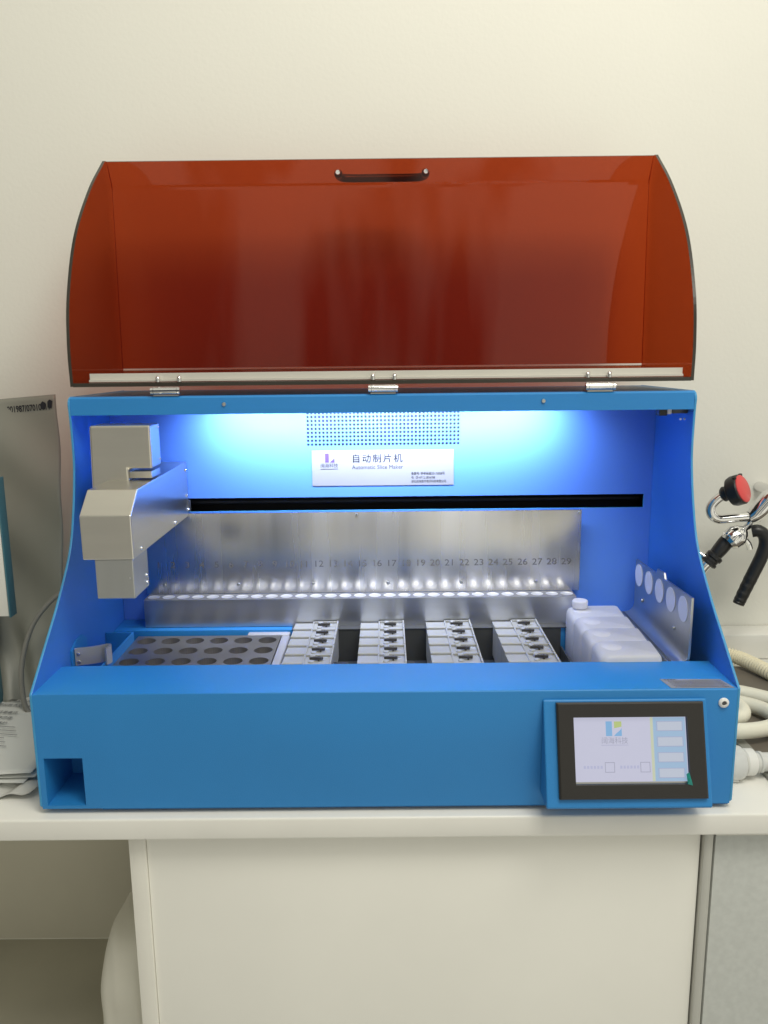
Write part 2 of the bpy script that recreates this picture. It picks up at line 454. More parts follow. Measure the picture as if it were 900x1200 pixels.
# numbered steel plate
npl = box('numbered_plate', -.401, .329, .353, .3555, .1925, .3308, M['steel'], mc, bev=.0004)
for n in range(1, 30):
    x = -.208 + (n - 8) * .02448
    text('numeral', str(n), .0155, facing(x, .3526, .2425), M['engrave'], npl, sx=1.14)
for x in (-.371, -.246, -.120, .0065, .130, .256): screw(npl, (x, .3528, .2085), (0, -1, 0), .0030, m=M['satin2'])
for x, z in ((-.045, .3265), (.325, .3265), (-.395, .3265)): screw(npl, (x, .3528, z), (0, -1, 0), .0025, m=M['satin2'])
# socket block under the plate
bm = bmesh.new()
x0, x1 = -.3975, .3165; zt, zb_, ya, yb = .1923, .1455, .3185, .3525
add_perf(bm, x0, x1, ya, yb, 29, 1, .0098, lambda x, y, d: Vector((x, y, zt - d)), seg=16)
for q in ([(x0, ya, zb_), (x1, ya, zb_), (x1, ya, zt), (x0, ya, zt)], [(x0, ya, zb_), (x0, yb, zb_), (x0, yb, zt), (x0, ya, zt)], [(x1, ya, zb_), (x1, yb, zb_), (x1, yb, zt), (x1, ya, zt)]):
    bm.faces.new([bm.verts.new(p) for p in q])
for f in bm.faces:
    if min(v.co.z for v in f.verts) > zt - .0005: f.material_index = 1
blk = obj('socket_block', bm, [M['steel_h'], M['ledge']], mc)
for i in range(29):
    cx = x0 + (x1 - x0) / 29 * (i + .5); cy = (ya + yb) / 2
    bm = bmesh.new(); prof = [(.0099, -.0002), (.0103, .0002), (.0098, .0004), (.0088, .0000), (.0066, -.0014), (.0040, -.0021), (.0012, -.0023)]
    add_lathe(bm, (cx, cy, zt), (0, 0, 1), prof, 20)
    obj('socket', bm, M['cup'], blk, smooth=True, angle=60)

# name plate
LY = YB - .0012
nm = box('name_plate', -.1175, .1170, LY, YB - .0002, .3735, .4325, M['plate'], mc)
lg = facing(0, LY - .0001, 0)
quads('emblem_bar', [(-.0955, -.0895, .4125, .4275)], lg, M['logo_v'], nm, .0003)
quads('emblem_corner', [logo_right(-.0875, .4125, .0072, .0075)], lg, M['logo_v'], nm, .0003)
quads('emblem_square', [[(-.0870, .4215), (-.0805, .4225), (-.0805, .4270), (-.0860, .4270)]], lg, M['logo_y'], nm, .0003)
text('lettering', '阔海科技', .0078, facing(-.0890, LY - .0003, .4068), M['ink_soft'], nm, sx=.95)
quads('rule', [(-.1035, -.0745, .4012, .4020)], lg, M['ink_soft'], nm, .0003)
text('lettering', '自动制片机', .0152, facing(-.0520, LY - .0003, .4178), M['ink'], nm, 'LEFT', sx=1., spacing=1.28, bold=.0001)
text('lettering', 'Automatic Slice Maker', .0094, facing(-.0515, LY - .0003, .4040), M['ink_soft'], nm, 'LEFT', sx=.95, spacing=1.03)
for k, s_ in enumerate(('备案号: 鄂孝械备20170028号', '电  话: 0712-2856788', '湖北阔海医疗电子科技有限公司')):
    text('lettering', s_, .0052, facing(.0465, LY - .0003, .3925 - k * .0066), M['ink'], nm, 'LEFT', sx=(.86, .86, .80)[k])

# LED strips under the roof
for x in (-.115, .115):
    box('led_strip', x - .07, x + .07, .302, .314, .5145, .5185, M['led'], mc, bev=.001)
# latch sensor near the right top corner
bm = bmesh.new(); add_box(bm, .405, .417, .225, .240, .494, .5185, .001); sn = obj('lid_sensor', bm, M['black'], mc)
box('sensor_contact', .4175, .424, .226, .239, .496, .5185, M['white_pl'], sn, bev=.001)
box('sensor_bracket', .4245, .4465, .224, .242, .497, .518, M['well'], sn, bev=.001)
for x in (.424, .430): screw(sn, (x + .012, .2238, .489), (0, -1, 0), .0018)

# ---- gripper arm
arm_bm = bmesh.new()
add_prism(arm_bm, [(.0615, .326), (.362, .326), (.362, .417), (.096, .4135), (.0605, .3845)], 'X', -.392, -.325)
arm = obj('gripper_arm', arm_bm, M['satin'], mc)
for md in (arm,):
    b = md.modifiers.new('b', 'BEVEL'); b.width = .0016; b.segments = 2; b.limit_method = 'ANGLE'
for y, z in ((.352, .404), (.352, .362), (.356, .338), (.270, .333), (.095, .3335)): screw(arm, (-.3249, y, z), (1, 0, 0), .0026, m=M['chrome'])
bm = bmesh.new(); add_prism(bm, [(-.4135, .402), (-.3600, .402), (-.3600, .4310), (-.3255, .4310), (-.3255, .492), (-.4110, .492)], 'Y', .172, .219)
cov = obj('motor_cover', bm, M['satin'], arm)
b = cov.modifiers.new('b', 'BEVEL'); b.width = .003; b.segments = 3; b.limit_method = 'ANGLE'; b.angle_limit = .5
box('cover_foot', -.3598, -.3275, .1735, .2185, .4172, .4268, M['satin'], cov, bev=.0008)
for z in (.440, .486): screw(cov, (-.3253, .212, z), (1, 0, 0), .0015)
bm = bmesh.new(); add_prism(bm, [(-.3775, .2725), (-.3275, .2725), (-.3275, .3255), (-.3775, .3255)], 'Y', .064, .128)
hd = obj('gripper_head', bm, M['satin2'], arm)
b = hd.modifiers.new('b', 'BEVEL'); b.width = .0012; b.segments = 2
for y, z in ((.118, .290), (.118, .280)): screw(hd, (-.3274, y, z), (1, 0, 0), .0026, m=M['chrome'])
screw(hd, (-.333, .0637, .300), (0, -1, 0), .0015)
box('carriage_plate', -.344, -.322, .3565, .3645, .334, .352, M['well'], arm)

# ---- left front compartment and chute
bm = bmesh.new()
add_box(bm, -.4045, -.4020, .0975, .272, .0860, .1545, .0006)
add_box(bm, -X0, -.4046, .2695, .2720, .0860, .1545, .0006)
add_box(bm, -X0, -.4046, .0975, .2690, .1000, .1030)
obj('side_compartment', bm, M['blue'], mc)
bm = bmesh.new(); add_prism(bm, [(.128, .150), (.148, .145), (.176, .145), (.186, .158), (.186, .176), (.172, .186), (.148, .186), (.128, .176)], 'X', -.4468, -.4440)
obj('mounting_pad', bm, M['blue'], mc)
pts = [(-.4438, .131), (-.4438, .146), (-.438, .1465), (-.425, .150), (-.412, .157), (-.404, .164), (-.4005, .165), (-.3985, .161), (-.3995, .154), (-.4035, .146)]
th = [Vector((x, y, 0)) for x, y in [(-.4435, .136), (-.4355, .1385), (-.424, .142), (-.412, .148), (-.404, .153), (-.3995, .1535), (-.397, .150), (-.3970, .144), (-.400, .138)]]
ln = catmull([tuple(v) for v in th], 5); bm = bmesh.new(); prev = None
for i, p in enumerate(ln):
    tn = (ln[min(i + 1, len(ln) - 1)] - ln[max(i - 1, 0)]).normalized(); nn = Vector((-tn.y, tn.x, 0)) * .0016
    row = [bm.verts.new(p + nn + Vector((0, 0, z))) for z in (.152, .1775)] + [bm.verts.new(p - nn + Vector((0, 0, z))) for z in (.1775, .152)]
    if prev:
        for k in range(4): bm.faces.new((prev[k], prev[(k + 1) % 4], row[(k + 1) % 4], row[k]))
    else: bm.faces.new(row[::-1])
    prev = row
bm.faces.new(prev)
hk = obj('steel_hook', bm, M['hook'], mc, smooth=True, angle=50)
for z in (.157, .169): screw(hk, (-.4385, .1360, z), (.25, -1, 0), .0026)

# ---- dark well between the holder columns
box('well_floor', -.1525, .292, .0980, .3040, .0865, .0900, M['well'], mc)
bm = bmesh.new()
for x in (-.1525, .2895): add_box(bm, x, x + .002, .0985, .3035, .0902, .112)
add_box(bm, -.1500, .289, .3015, .3043, .0902, .1440)
add_box(bm, -.1525, .3000, .3000, .3180, .1447, .1458)
obj('well_divider', bm, M['well'], mc)
for x0_, x1_ in ((-.0755, -.0535), (.0335, .0445)):
    bm = bmesh.new(); add_box(bm, x0_, x1_, .150, .172, .0905, .1395, .0008)
    cl = obj('stop_block', bm, M['black'], mc)
    box('stop_edge', x0_ + .0005, x1_ - .0005, .1495, .152, .1400, .1415, M['satin2'], cl)

# ---- control screen wedge
T = Vector((0, -.004, .154)); D_ = Vector((0, -.041, -.1245)).normalized()
L_ = .1311
pt = lambda x, s, h=0: Vector((x, 0, 0)) + T + D_ * s + D_.cross(Vector((1, 0, 0))).normalized() * h
nrm = Vector((1, 0, 0)).cross(-D_)          # outward (towards viewer, up)
def SM(x, s, h): return frame(Vector((x, 0, 0)) + T + D_ * s + nrm * h, (1, 0, 0), -D_)
bm = bmesh.new()
b_ = T + D_ * L_
add_prism(bm, [(T.y, T.z), (b_.y, b_.z), (b_.y + .003, b_.z - .003), (-.0003, b_.z - .003), (-.0003, T.z + .001)], 'X', .2005, .4065)
cs = obj('control_box', bm, M['blue'], mc)
b = cs.modifiers.new('b', 'BEVEL'); b.width = .0022; b.segments = 3; b.limit_method = 'ANGLE'
# bezel: frame of four sloped sides around the display
def ring(name, outer, inner, h0, h1, m, parent):
    bm = bmesh.new(); R = []
    for (x0, x1, s0, s1), h in ((outer, h0), (outer, h1 * .75), ((outer[0] + .002, outer[1] - .002, outer[2] + .002, outer[3] - .002), h1), (inner, h1), (inner, h0 + .0003)):
        mt = SM(0, 0, h); R.append([bm.verts.new(mt @ Vector(p)) for p in ((x0, -s0, 0), (x1, -s0, 0), (x1, -s1, 0), (x0, -s1, 0))])
    for a, b in zip(R, R[1:]):
        for i in range(4): bm.faces.new((a[i], a[(i + 1) % 4], b[(i + 1) % 4], b[i]))
    return obj(name, bm, m, parent)
bz = ring('screen_bezel', (.2160, .4000, .0022, .1198), (.2365, .3785, .0205, .1025), .0002, .0062, M['bezel'], cs)
def srect(name, rects, h, m, parent, th=.0002):
    return quads(name, [(x0, x1, -s1, -s0) if not isinstance(x0, tuple) else (x0, x1, s0, s1) for (x0, x1, s0, s1) in rects], SM(0, 0, h), m, parent, th)
dp = srect('display', [(.2370, .3780, .0210, .1020)], .0010, M['scr'], cs)
srect('display_rim', [(.2370, .3780, .0995, .1020)], .0014, M['satin2'], dp)
srect('sidebar', [(.3368, .3768, .0215, .0990)], .0014, M['scr_blue'], dp)
srect('sidebar_line', [(.3332, .3366, .0215, .0990)], .0014, M['scr_line'], dp)
for k in range(4):
    s0 = .0262 + .0190 * k
    bt = srect('screen_button', [(.3420, .3725, s0 + .0008, s0 + .0112)], .0020, M['scr_btn'], dp)
    quads('button_outline', outline(.3408, .3737, -(s0 + .0120), -s0, .0006), SM(0, 0, .0018), M['scr_ink2'], dp, .0002)
srect('emblem_bar', [(.2775, .2853, .0260, .0440)], .0014, M['scr_logo'], dp)
quads('emblem_corner', [logo_right(.2875, -.0440, .0098, .0095)], SM(0, 0, .0014), M['scr_logo'], dp, .0002)
quads('emblem_square', [[(.2880, -.0345), (.2973, -.0325), (.2973, -.0262), (.2880, -.0262)]], SM(0, 0, .0014), M['scr_lime'], dp, .0002)
text('lettering', '阔海科技', .0086, SM(.2880, .0500, .0016), M['scr_ink'], dp, sx=.98)
srect('rule', [(.2710, .3050, .0548, .0553)], .0014, M['scr_ink2'], dp)
for x in (.2745, .3187):
    quads('touch_key', outline(x, x + .0122, -.0882, -.0758, .0007), SM(0, 0, .0014), M['scr_ink'], dp, .0002)
srect('faint_lettering', [(.2480 + .0042 * i, .2506 + .0042 * i, .0800, .0835) for i in range(6)] + [(.2935 + .0042 * i, .2961 + .0042 * i, .0800, .0835) for i in range(6)], .0014, screen_mat('screen_pale_ink', (.58, .60, .84)), dp)
# green film tab at the lower right screen corner
bm = bmesh.new(); mt = SM(0, 0, .0066)
vs = [bm.verts.new(mt @ Vector(p)) for p in ((.3735, -.0900, .0), (.3765, -.0872, .002), (.3805, -.1035, .001), (.3745, -.1020, .0005), (.3770, -.096, .0035))]
for f in ((0, 4, 1), (1, 4, 2), (2, 4, 3), (3, 4, 0)): bm.faces.new([vs[i] for i in f])
obj('film_tab', bm, M['green'], bz)
# rating label on the shelf
rl = quads('rating_label', [[(.3585, .032), (.4365, .030), (.4440, .0025), (.3640, .0028)]], frame((0, 0, .1662), (1, 0, 0), (0, 1, 0)), M['plate'], mc, .0003)
text('lettering', '注意事项', .0040, frame((.3625, .0285, .16665), (1, 0, 0), (0, 1, 0)), M['ink'], rl, 'LEFT')
for k in range(5):
    text('lettering', '本仪器使用前请仔细阅读说明书并由专业人员操作', .0034, frame((.3665 + k * .0008, .0238 - k * .0045, .16665), (1, 0, 0), (0, 1, 0)), M['ink_soft'], rl, 'LEFT', sx=.92)
# lock bolt
bm = bmesh.new(); add_lathe(bm, (.4300, 0.0, .1475), (0, -1, 0), [(.0066, 0), (.0066, .0015), (.0052, .0030), (.0034, .0034), (.0030, .0010)], 24)
lk = obj('lock', bm, M['boss'], mc, smooth=True, angle=40)
bm = bmesh.new(); add_cyl(bm, (.4300, -.0008, .1475), (0, -1, 0), .0026, .0012, 12); obj('lock_core', bm, M['well'], lk)
# rubber feet
for x in (-.40, .40):
    for y in (.03, .41):
        bm = bmesh.new(); add_cyl(bm, (x, y, 0.0004), (0, 0, 1), .014, .0078, 20); obj('foot', bm, M['rubber'], mc)
# faint bottom flange
box('base_plate', -.37, .446, .002, .44, .0055, .0078, M['blue_dark'], mc)

# ---- lid
YS0, ZS0, YS1, ZS1 = .437, .568, .449, .862         # main sheet foot and bend
bm = bmesh.new()
def strip(bm, path, x0, x1, th):
    """bent sheet: path of (y,z) points, thickness th away from the viewer"""
    P = [Vector((0, y, z)) for y, z in path]; n = len(P); A = []
    for i, p in enumerate(P):
        d = (P[min(i + 1, n - 1)] - P[max(i - 1, 0)]).normalized(); nn = Vector((0, d.z, -d.y)) * th
        A.append([bm.verts.new((x, *(p + q)[1:])) for q in (Vector(), nn) for x in (x0, x1)])
    for a, b in zip(A, A[1:]):
        bm.faces.new((a[0], a[1], b[1], b[0])); bm.faces.new((a[2], b[2], b[3], a[3]))
        pass
    f = bm.faces.new(A[0]); f.material_index = 1
    bm.faces.remove(f); f = bm.faces.new((A[0][0], A[0][1], A[0][3], A[0][2])); f.material_index = 1
    f = bm.faces.new((A[-1][0], A[-1][1], A[-1][3], A[-1][2])); f.material_index = 1
strip(bm, [(YS0, ZS0), (YS1 - .0005, ZS1 - .004), (YS1 - .0015, ZS1), (YS1 - .004, ZS1 + .0035), (.430, .8985)], -.4439, .4439, .004)
lid = obj('lid', bm, [M['acrylic'], M['acryl_edge']], mc)
lid['label'] = 'raised amber see-through lid'
ck = [(p.x, p.y) for p in catmull([(.213, .545, 0), (.2125, .60, 0), (.226, .671, 0), (.27, .759, 0), (.346, .839, 0), (.4235, .8985, 0)], 8)]
for sx in (-1, 1):
    pts = ck + [(.4325, .8995), (YS1 + .0028, ZS1 + .004), (YS0 + .0046, ZS0), (YS0 + .004, .5605)]
    bm = bmesh.new(); fs, sd = add_prism(bm, pts, 'X', sx * .4437, sx * .4482)
    for f in sd: f.material_index = 1 if f.calc_center_median().y < .424 else 0
    obj('lid_cheek', bm, [M['acrylic'], M['acryl_edge']], lid)
bm = bmesh.new()
fs, sd = add_prism(bm, [(.2135, .5445), (.4365, .5610), (.4365, .5660), (.2135, .5500)], 'X', -.4445, .4445)
for f in sd:
    if f.calc_center_median().y < .22: f.material_index = 1
obj('lid_flange', bm, [M['flange'], M['acryl_edge']], lid)
bm = bmesh.new(); add_prism(bm, [(.2220, .5512), (.2290, .5517), (.2290, .5632), (.2262, .5632), (.2262, .5546), (.2220, .5542)], 'X', -.424, .436)
sb = obj('stiffening_bar', bm, M['bar'], lid)
bm = bmesh.new()
add_tube(bm, catmull([(-.069, .4475, .881), (-.068, .466, .880), (-.055, .476, .879), (0, .477, .879), (.060, .476, .879), (.074, .466, .880), (.075, .4475, .881)], 6), (.0066), 12)
hn = obj('lid_handle', bm, M['handle'], lid, smooth=True, angle=180)
for x in (-.069, .075): screw(hn, (x, .4385, .881), (0, -1, -.3), .0046, m=M['chrome'])
# hinges
for x in (-.309, .002, .312):
    bm = bmesh.new()
    for a, l in ((-.021, .004), (-.0165, .033), (.017, .004)): add_cyl(bm, (x + a, .2035, .5385), (1, 0, 0), .0052, l, 18)
    hg = obj('hinge', bm, M['chrome'], mc, smooth=True)
    bm = bmesh.new(); add_box(bm, x - .018, x + .018, .2045, .235, .5310, .5325); add_box(bm, x - .018, x + .018, .2060, .2126, .5385, .5440); obj('hinge_leaf', bm, M['satin2'], hg)
    for dx in (-.0145, .0165):
        bm = bmesh.new(); add_lathe(bm, (x + dx, .2195, .5506), (0, 0, 1), [(.0034, 0), (.0036, .004), (.0028, .0072), (.0010, .0086)], 14)
        obj('hinge_bolt', bm, M['chrome'], hg, smooth=True, angle=60)

# ------------------------------------------------------------------ things inside the machine
# tray with round wells
tr = thing('well_tray', 'grey metal tray of round wells beside the left compartment', 'tray', (0, 0, .0856))
zt_ = .1400
bm = bmesh.new(); add_perf(bm, -.4005, -.1680, .1105, .2895, 6, 4, .0144, lambda x, y, d: Vector((x, y, zt_ - .0856 - d)), depth=.010, seg=24, floor=1)
bm.faces.ensure_lookup_table()
obj('tray_top', bm, [M['tray'], M['hole']], tr)
bm = bmesh.new()
add_box(bm, -.4005, -.1680, .1100, .1104, .0, .0542); add_box(bm, -.4005, -.1680, .2896, .2910, .0, .0542); add_box(bm, -.4014, -.4006, .1100, .2910, 0, .0542)
obj('tray_wall', bm, M['tray'], tr)
box('tray_edge', -.1678, -.1535, .1100, .2910, .0, .0545, M['tray_side'], tr, bev=.003, seg=3)
box('tray_tongue', -.2240, -.1550, .2912, .3170, .0480, .0548, M['tray_side'], tr, bev=.002)

# slide holders: four columns of six
def holder_proto():
    t = thing('slide_holder', '', 'slide holder', (0, 0, 0))
    bm = bmesh.new()
    w, d = .0355, .0179
    # left body, top slopes a little down to the front with a raised front lip
    add_prism(bm, [(-d, 0), (d, 0), (d, .0528), (d - .0012, .0532), (-d + .0045, .0548), (-d + .0030, .0560), (-d + .0006, .0560), (-d, .0552)], 'X', -w, -.0065)
    # right frame: four walls around a sunken floor
    add_box(bm, -.0064, w, -d, d, 0, .0528)
    add_box(bm, -.0064, -.0040, -d, d, .0529, .0560, .0005)
    add_box(bm, w - .0026, w, -d, d, .0529, .0572, .0005)
    add_box(bm, -.0039, w - .0027, d - .0024, d, .0529, .0562, .0005)
    add_box(bm, -.0039, w - .0027, -d, -d + .0016, .0529, .0540, .0003)
    obj('holder_body', bm, M['holder'], t)
    bm = bmesh.new()
    add_prism(bm, [(.0030, -.0012), (.0215, -.0022), (.0225, -.0010), (.0225, .0022), (.0170, .0034), (.0080, .0030)], 'Z', .0548, .0585)
    add_box(bm, .0150, .0175, -.0030, .0036, .0530, .0590, .0004)
    c = obj('spring_clip', bm, M['clip'], t)
    bm = bmesh.new(); add_cyl(bm, (.0226, .000, .0572), (1, 0, 0), .0006, .0068, 8); obj('clip_pin', bm, M['satin2'], c)
    bm = bmesh.new(); add_lathe(bm, (.0065, .0098, .0521), (0, 0, 1), [(.0040, 0), (.0040, .0048), (.0028, .0060), (.0010, .0064)], 18)
    add_lathe(bm, (.0060, -.0050, .0521), (0, 0, 1), [(.0048, 0), (.0046, .0022), (.0026, .0032), (.001, .0034)], 16)
    obj('round_boss', bm, M['holder'], t, smooth=True)
    return t
def dup(root):
    r = root.copy(); COL.objects.link(r)
    for ch in list(root.children):
        c = ch.copy(); COL.objects.link(c); c.parent = r
        for g in ch.children:
            d = g.copy(); COL.objects.link(d); d.parent = c
    return r
proto = holder_proto(); first = True
cols = [(-.1115, 'leftmost column'), (-.0035, 'second column from left'), (.1045, 'third column from left'), (.2140, 'rightmost column')]
rows = ['rearmost', 'second from the back', 'third from the back', 'fourth from the back', 'fifth from the back', 'frontmost']
for cx, cn in cols:
    for k, rn in enumerate(rows):
        o = proto if first else dup(proto); first = False
        o.location = (cx, .2965 - k * .0375, .0985)
        o.scale = (1.0 if cx < 0 else 1.03, 1, 1)
        o['label'] = f'ivory slide holder with dark clip, {rn} in the {cn}'
        o['group'] = 'slide holders in four columns'
    rk = box('holder_rail', cx - .034, cx + .034, .0990, .3010, .0902, .0982, M['black'])
    tag(rk, f'dark rail under the {cn} of slide holders', 'rail', 'rails under the slide holders')

# reagent bottles
def bottle(y, lab, cap):
    t = thing('reagent_bottle', lab, 'bottle', (.3410, y, .0857), 'milky bottles by the right bracket')
    bm = bmesh.new(); d = .0272
    def rr(il, io, z):
        x0, x1, y0, y1 = -.0435 + il, .0435 - io, -d + io, d - io; P = []
        for cx, cy, r, a0 in ((x1, y1, .004, 0), (x0, y1, .010, 90), (x0, y0, .013, 180), (x1, y0, .005, 270)):
            for i in range(7):
                a = math.radians(a0 + 15 * i); P.append(((cx + (-r if cx > 0 else r)) + r * math.cos(a), (cy + (-r if cy > 0 else r)) + r * math.sin(a), z))
        return [bm.verts.new(p) for p in P]
    rings = [rr(*q_) for q_ in ((.0012, .0012, 0), (0, 0, .002), (0, 0, .078), (.0006, .0004, .083), (.0028, .0013, .0875), (.0070, .0030, .0900), (.0125, .0050, .0912))]
    for a_, b__ in zip(rings, rings[1:]):
        n_ = len(a_)
        for i in range(n_): bm.faces.new((a_[i], a_[(i + 1) % n_], b__[(i + 1) % n_], b__[i]))
    bm.faces.new(rings[0][::-1]); bm.faces.new(rings[-1])
    for v in bm.verts:
        if v.co.z > .077: v.co.z += .0022 * v.co.y / d
    obj('bottle_body', bm, M['bottle'], t, smooth=True, angle=60)
    bm = bmesh.new(); add_lathe(bm, (-.0190, .006, .0885), (0, 0, 1), [(.0150, 0), (.0145, .0022), (.0115, .0040), (.004, .0046)], 24)
    nk = obj('bottle_neck', bm, M['bottle'], t, smooth=True)
    if cap:
        bm = bmesh.new(); add_lathe(bm, (-.0235, .010, .0950), (0, 0, 1), [(.0122, 0), (.0125, .0015), (.0125, .0105), (.0112, .0120), (.003, .0122)], 28)
        obj('bottle_cap', bm, M['bottle'], t, smooth=True, angle=40)
for y, lab, cp in ((.2865, 'milky square reagent bottle with round cap, rearmost of four', True), (.2310, 'milky reagent bottle directly in front of the capped one', False),
                   (.1755, 'milky reagent bottle, second from the front of four', False), (.1200, 'milky reagent bottle nearest the front shelf', False)):
    bottle(y, lab, cp)

# steel bracket with five white discs
br = thing('slide_rack', 'bent stainless bracket with five white discs standing beside the bottles', 'bracket', (.42, .22, .0857))
R0 = Vector((.42, .22, .0857))
bm = bmesh.new()
prof = [(.4035, .1578), (.4050, .1580)] + [(.4050 + .0150 * math.sin(a), .1730 - .0150 * math.cos(a)) for a in [PI / 12 * i for i in range(1, 6)]] + [(.4200, .1760), (.4200, .2480)]
def prof_sheet(bm, prof, y0, y1, th, ztop=None):
    P = [Vector((x, 0, z)) for x, z in prof]; n = len(P); A = []
    for i, p in enumerate(P):
        d = (P[min(i + 1, n - 1)] - P[max(i - 1, 0)]).normalized(); nn = Vector((d.z, 0, -d.x)) * th
        q = p + nn
        def zz(v, y): return v.z + (.0 if v.z < .24 else (y1 - y) / (y1 - y0) * .007)
        A.append([bm.verts.new(Vector((v.x, y, zz(v, y))) - R0) for v in (p, q) for y in (y0, y1)])
    for a, b in zip(A, A[1:]):
        for i, j in ((0, 1), (1, 3), (3, 2), (2, 0)): bm.faces.new((a[i], a[j], b[j], b[i]))
    for a in (A[0], A[-1]): bm.faces.new((a[0], a[1], a[3], a[2]))
prof_sheet(bm, prof, .0985, .343, .0032)
obj('bracket_sheet', bm, M['satin2'], br, smooth=True, angle=30)
for k in range(5):
    y = .3240 - k * .0495; bm = bmesh.new()
    add_cyl(bm, Vector((.4198, y, .2255 + k * .0014)) - R0, (-1, 0, 0), .0182, .0006, 32); obj('white_disc', bm, M['disc'], br)
for y, z in ((.300, .190), (.155, .193)): screw(br, Vector((.4195, y, z)) - R0, (-1, 0, 0), .0032, m=M['satin2'])
bm = bmesh.new(); add_prism(bm, [(.205 - R0.y, .2505 - R0.z), (.245 - R0.y, .2495 - R0.z), (.240 - R0.y, .2590 - R0.z), (.211 - R0.y, .2600 - R0.z)], 'X', .0002, .003); obj('bracket_tab', bm, M['satin2'], br)
box('bracket_base', .3860 - R0.x, .4030 - R0.x, .1000 - R0.y, .3380 - R0.y, .0640, .0740, M['well'], br, bev=.001)  # steel flange's dark reflection put into its colour as a dark material
box('bracket_groove', .3950 - R0.x, .3970 - R0.x, .1050 - R0.y, .3340 - R0.y, .0741, .0748, M['satin2'], br)
box('bracket_block', .3840 - R0.x, .4440 - R0.x, .1050 - R0.y, .3035 - R0.y, 0, .0595, M['well'], br)

# ------------------------------------------------------------------ things right of the machine
wt = thing('hand_shower_tap', 'chrome bench tap with red-capped spout and black squeeze handle on the wall', 'tap', (.60, .50, .20))
O = Vector((.60, .50, .20)); Y = .47
def q(x, z, y=Y): return Vector((x, y, z)) - O
bm = bmesh.new()
add_tube(bm, catmull([q(.680, .292), q(.655, .292), q(.626, .290), q(.606, .289), q(.594, .296), q(.590, .308), q(.596, .320), q(.609, .331), q(.614, .336)], 7), .0088, 18)
sp = obj('spout', bm, M['chrome'], wt, smooth=True, angle=180)
bm = bmesh.new(); add_cyl(bm, q(.6578, .292), (1, 0, 0), .0098, .002, 18); obj('spout_ring', bm, M['rubber'], sp, smooth=True)
hd_d = Vector((.66, -.64, .38)).normalized(); hp = q(.611, .334)
bm = bmesh.new(); add_lathe(bm, hp, hd_d, [(.011, -.002), (.014, .002), (.0128, .008), (.018, .011), (.0250, .015), (.0272, .021), (.0272, .034), (.0252, .036)], 32)
nz = obj('spray_head', bm, M['rubber'], wt, smooth=True)
bm = bmesh.new(); add_lathe(bm, hp + hd_d * .0355, hd_d, [(.0250, 0), (.0250, .0022), (.0222, .0042), (.006, .0050)], 32); obj('red_cap', bm, M['red'], nz, smooth=True)
bm = bmesh.new(); u, w_, _ = basis(hd_d)
for a in (.9, 2.4):
    e = (Vector((0, 0, 1)) * math.sin(a) + Vector((.6, .3, 0)) * math.cos(a)).normalized(); e = (e - hd_d * e.dot(hd_d)).normalized()
    p = hp + hd_d * .034 + e * .0250
    add_cyl(bm, p, e, .0035, .005, 10)
obj('cap_tab', bm, M['rubber'], nz)
bm = bmesh.new()
add_tube(bm, catmull([q(.660, .288), q(.672, .297), q(.688, .315), q(.700, .327), q(.722, .330)], 6), lambda t: .010 + .008 * math.sin(min(1, t * 1.3) * PI * .6), 18)
add_lathe(bm, q(.698, .318), (0, -1, .1), [(.017, -.01), (.018, .006), (.013, .014), (.004, .017)], 20)
obj('valve_body', bm, M['chrome'], wt, smooth=True)
bm = bmesh.new(); add_tube(bm, catmull([q(.664, .286), q(.662, .278), q(.655, .271), q(.645, .264)], 5), .0065, 12)
add_lathe(bm, q(.632, .256, Y - .01), Vector((.75, 0, .66)), [(.014, -.014), (.0195, -.008), (.0205, .007), (.015, .018), (.008, .024)], 22)
jn = obj('joint', bm, M['chrome'], wt, smooth=True)
bm = bmesh.new(); add_tube(bm, catmull([q(.646, .258, Y - .012), q(.656, .246, Y - .014), q(.660, .236, Y - .014)], 5), (.0055), 10); obj('joint_lug', bm, M['chrome'], jn, smooth=True)
bm = bmesh.new(); add_tube(bm, catmull([q(.640, .262, Y - .011), q(.628, .252), q(.612, .232), q(.598, .214)], 6), lambda t: .0105 + .0030 * math.sin(t * PI), 16)
gr = obj('hand_grip', bm, M['rubber'], wt, smooth=True)
bm = bmesh.new(); add_lathe(bm, q(.606, .222), Vector((-.65, 0, -.75)), [(.0135, 0), (.0155, .002), (.0155, .008), (.0128, .010), (.0128, .015), (.0150, .0165), (.0150, .021), (.011, .023)], 20); obj('grip_collar', bm, M['rubber'], gr, smooth=True)
bm = bmesh.new(); add_tube(bm, catmull([q(.593, .208), q(.585, .200), q(.580, .192), q(.574, .18)], 5), .0095, 14); obj('hose_end', bm, M['chrome'], wt, smooth=True)
bm = bmesh.new()
lev = catmull([q(.662, .268, Y - .012), q(.672, .270, Y - .016), q(.682, .262, Y - .018), q(.6855, .245, Y - .018), q(.680, .222, Y - .018), q(.668, .192, Y - .018), q(.657, .165, Y - .018), q(.648, .142, Y - .018), q(.645, .134, Y - .018)], 8)
add_tube(bm, lev, lambda t: (.0112 + (.0011 * math.sin(t * 95) if t > .66 else 0), .0098 + .002 * math.sin(t * PI)), 14)
obj('squeeze_lever', bm, M['rubber'], wt, smooth=True, angle=180)
bm = bmesh.new()
add_lathe(bm, q(.566, .238, .5795), (0, -1, 0), [(.028, 0), (.028, .003), (.024, .012), (.014, .018), (.011, .060), (.0125, .064), (.0125, .085), (.006, .089)], 26)
add_tube(bm, catmull([q(.566, .238, .50), q(.575, .226, .49), q(.590, .215, .48)], 5), .0075, 14)
obj('wall_bracket', bm, M['chrome'], wt, smooth=True)
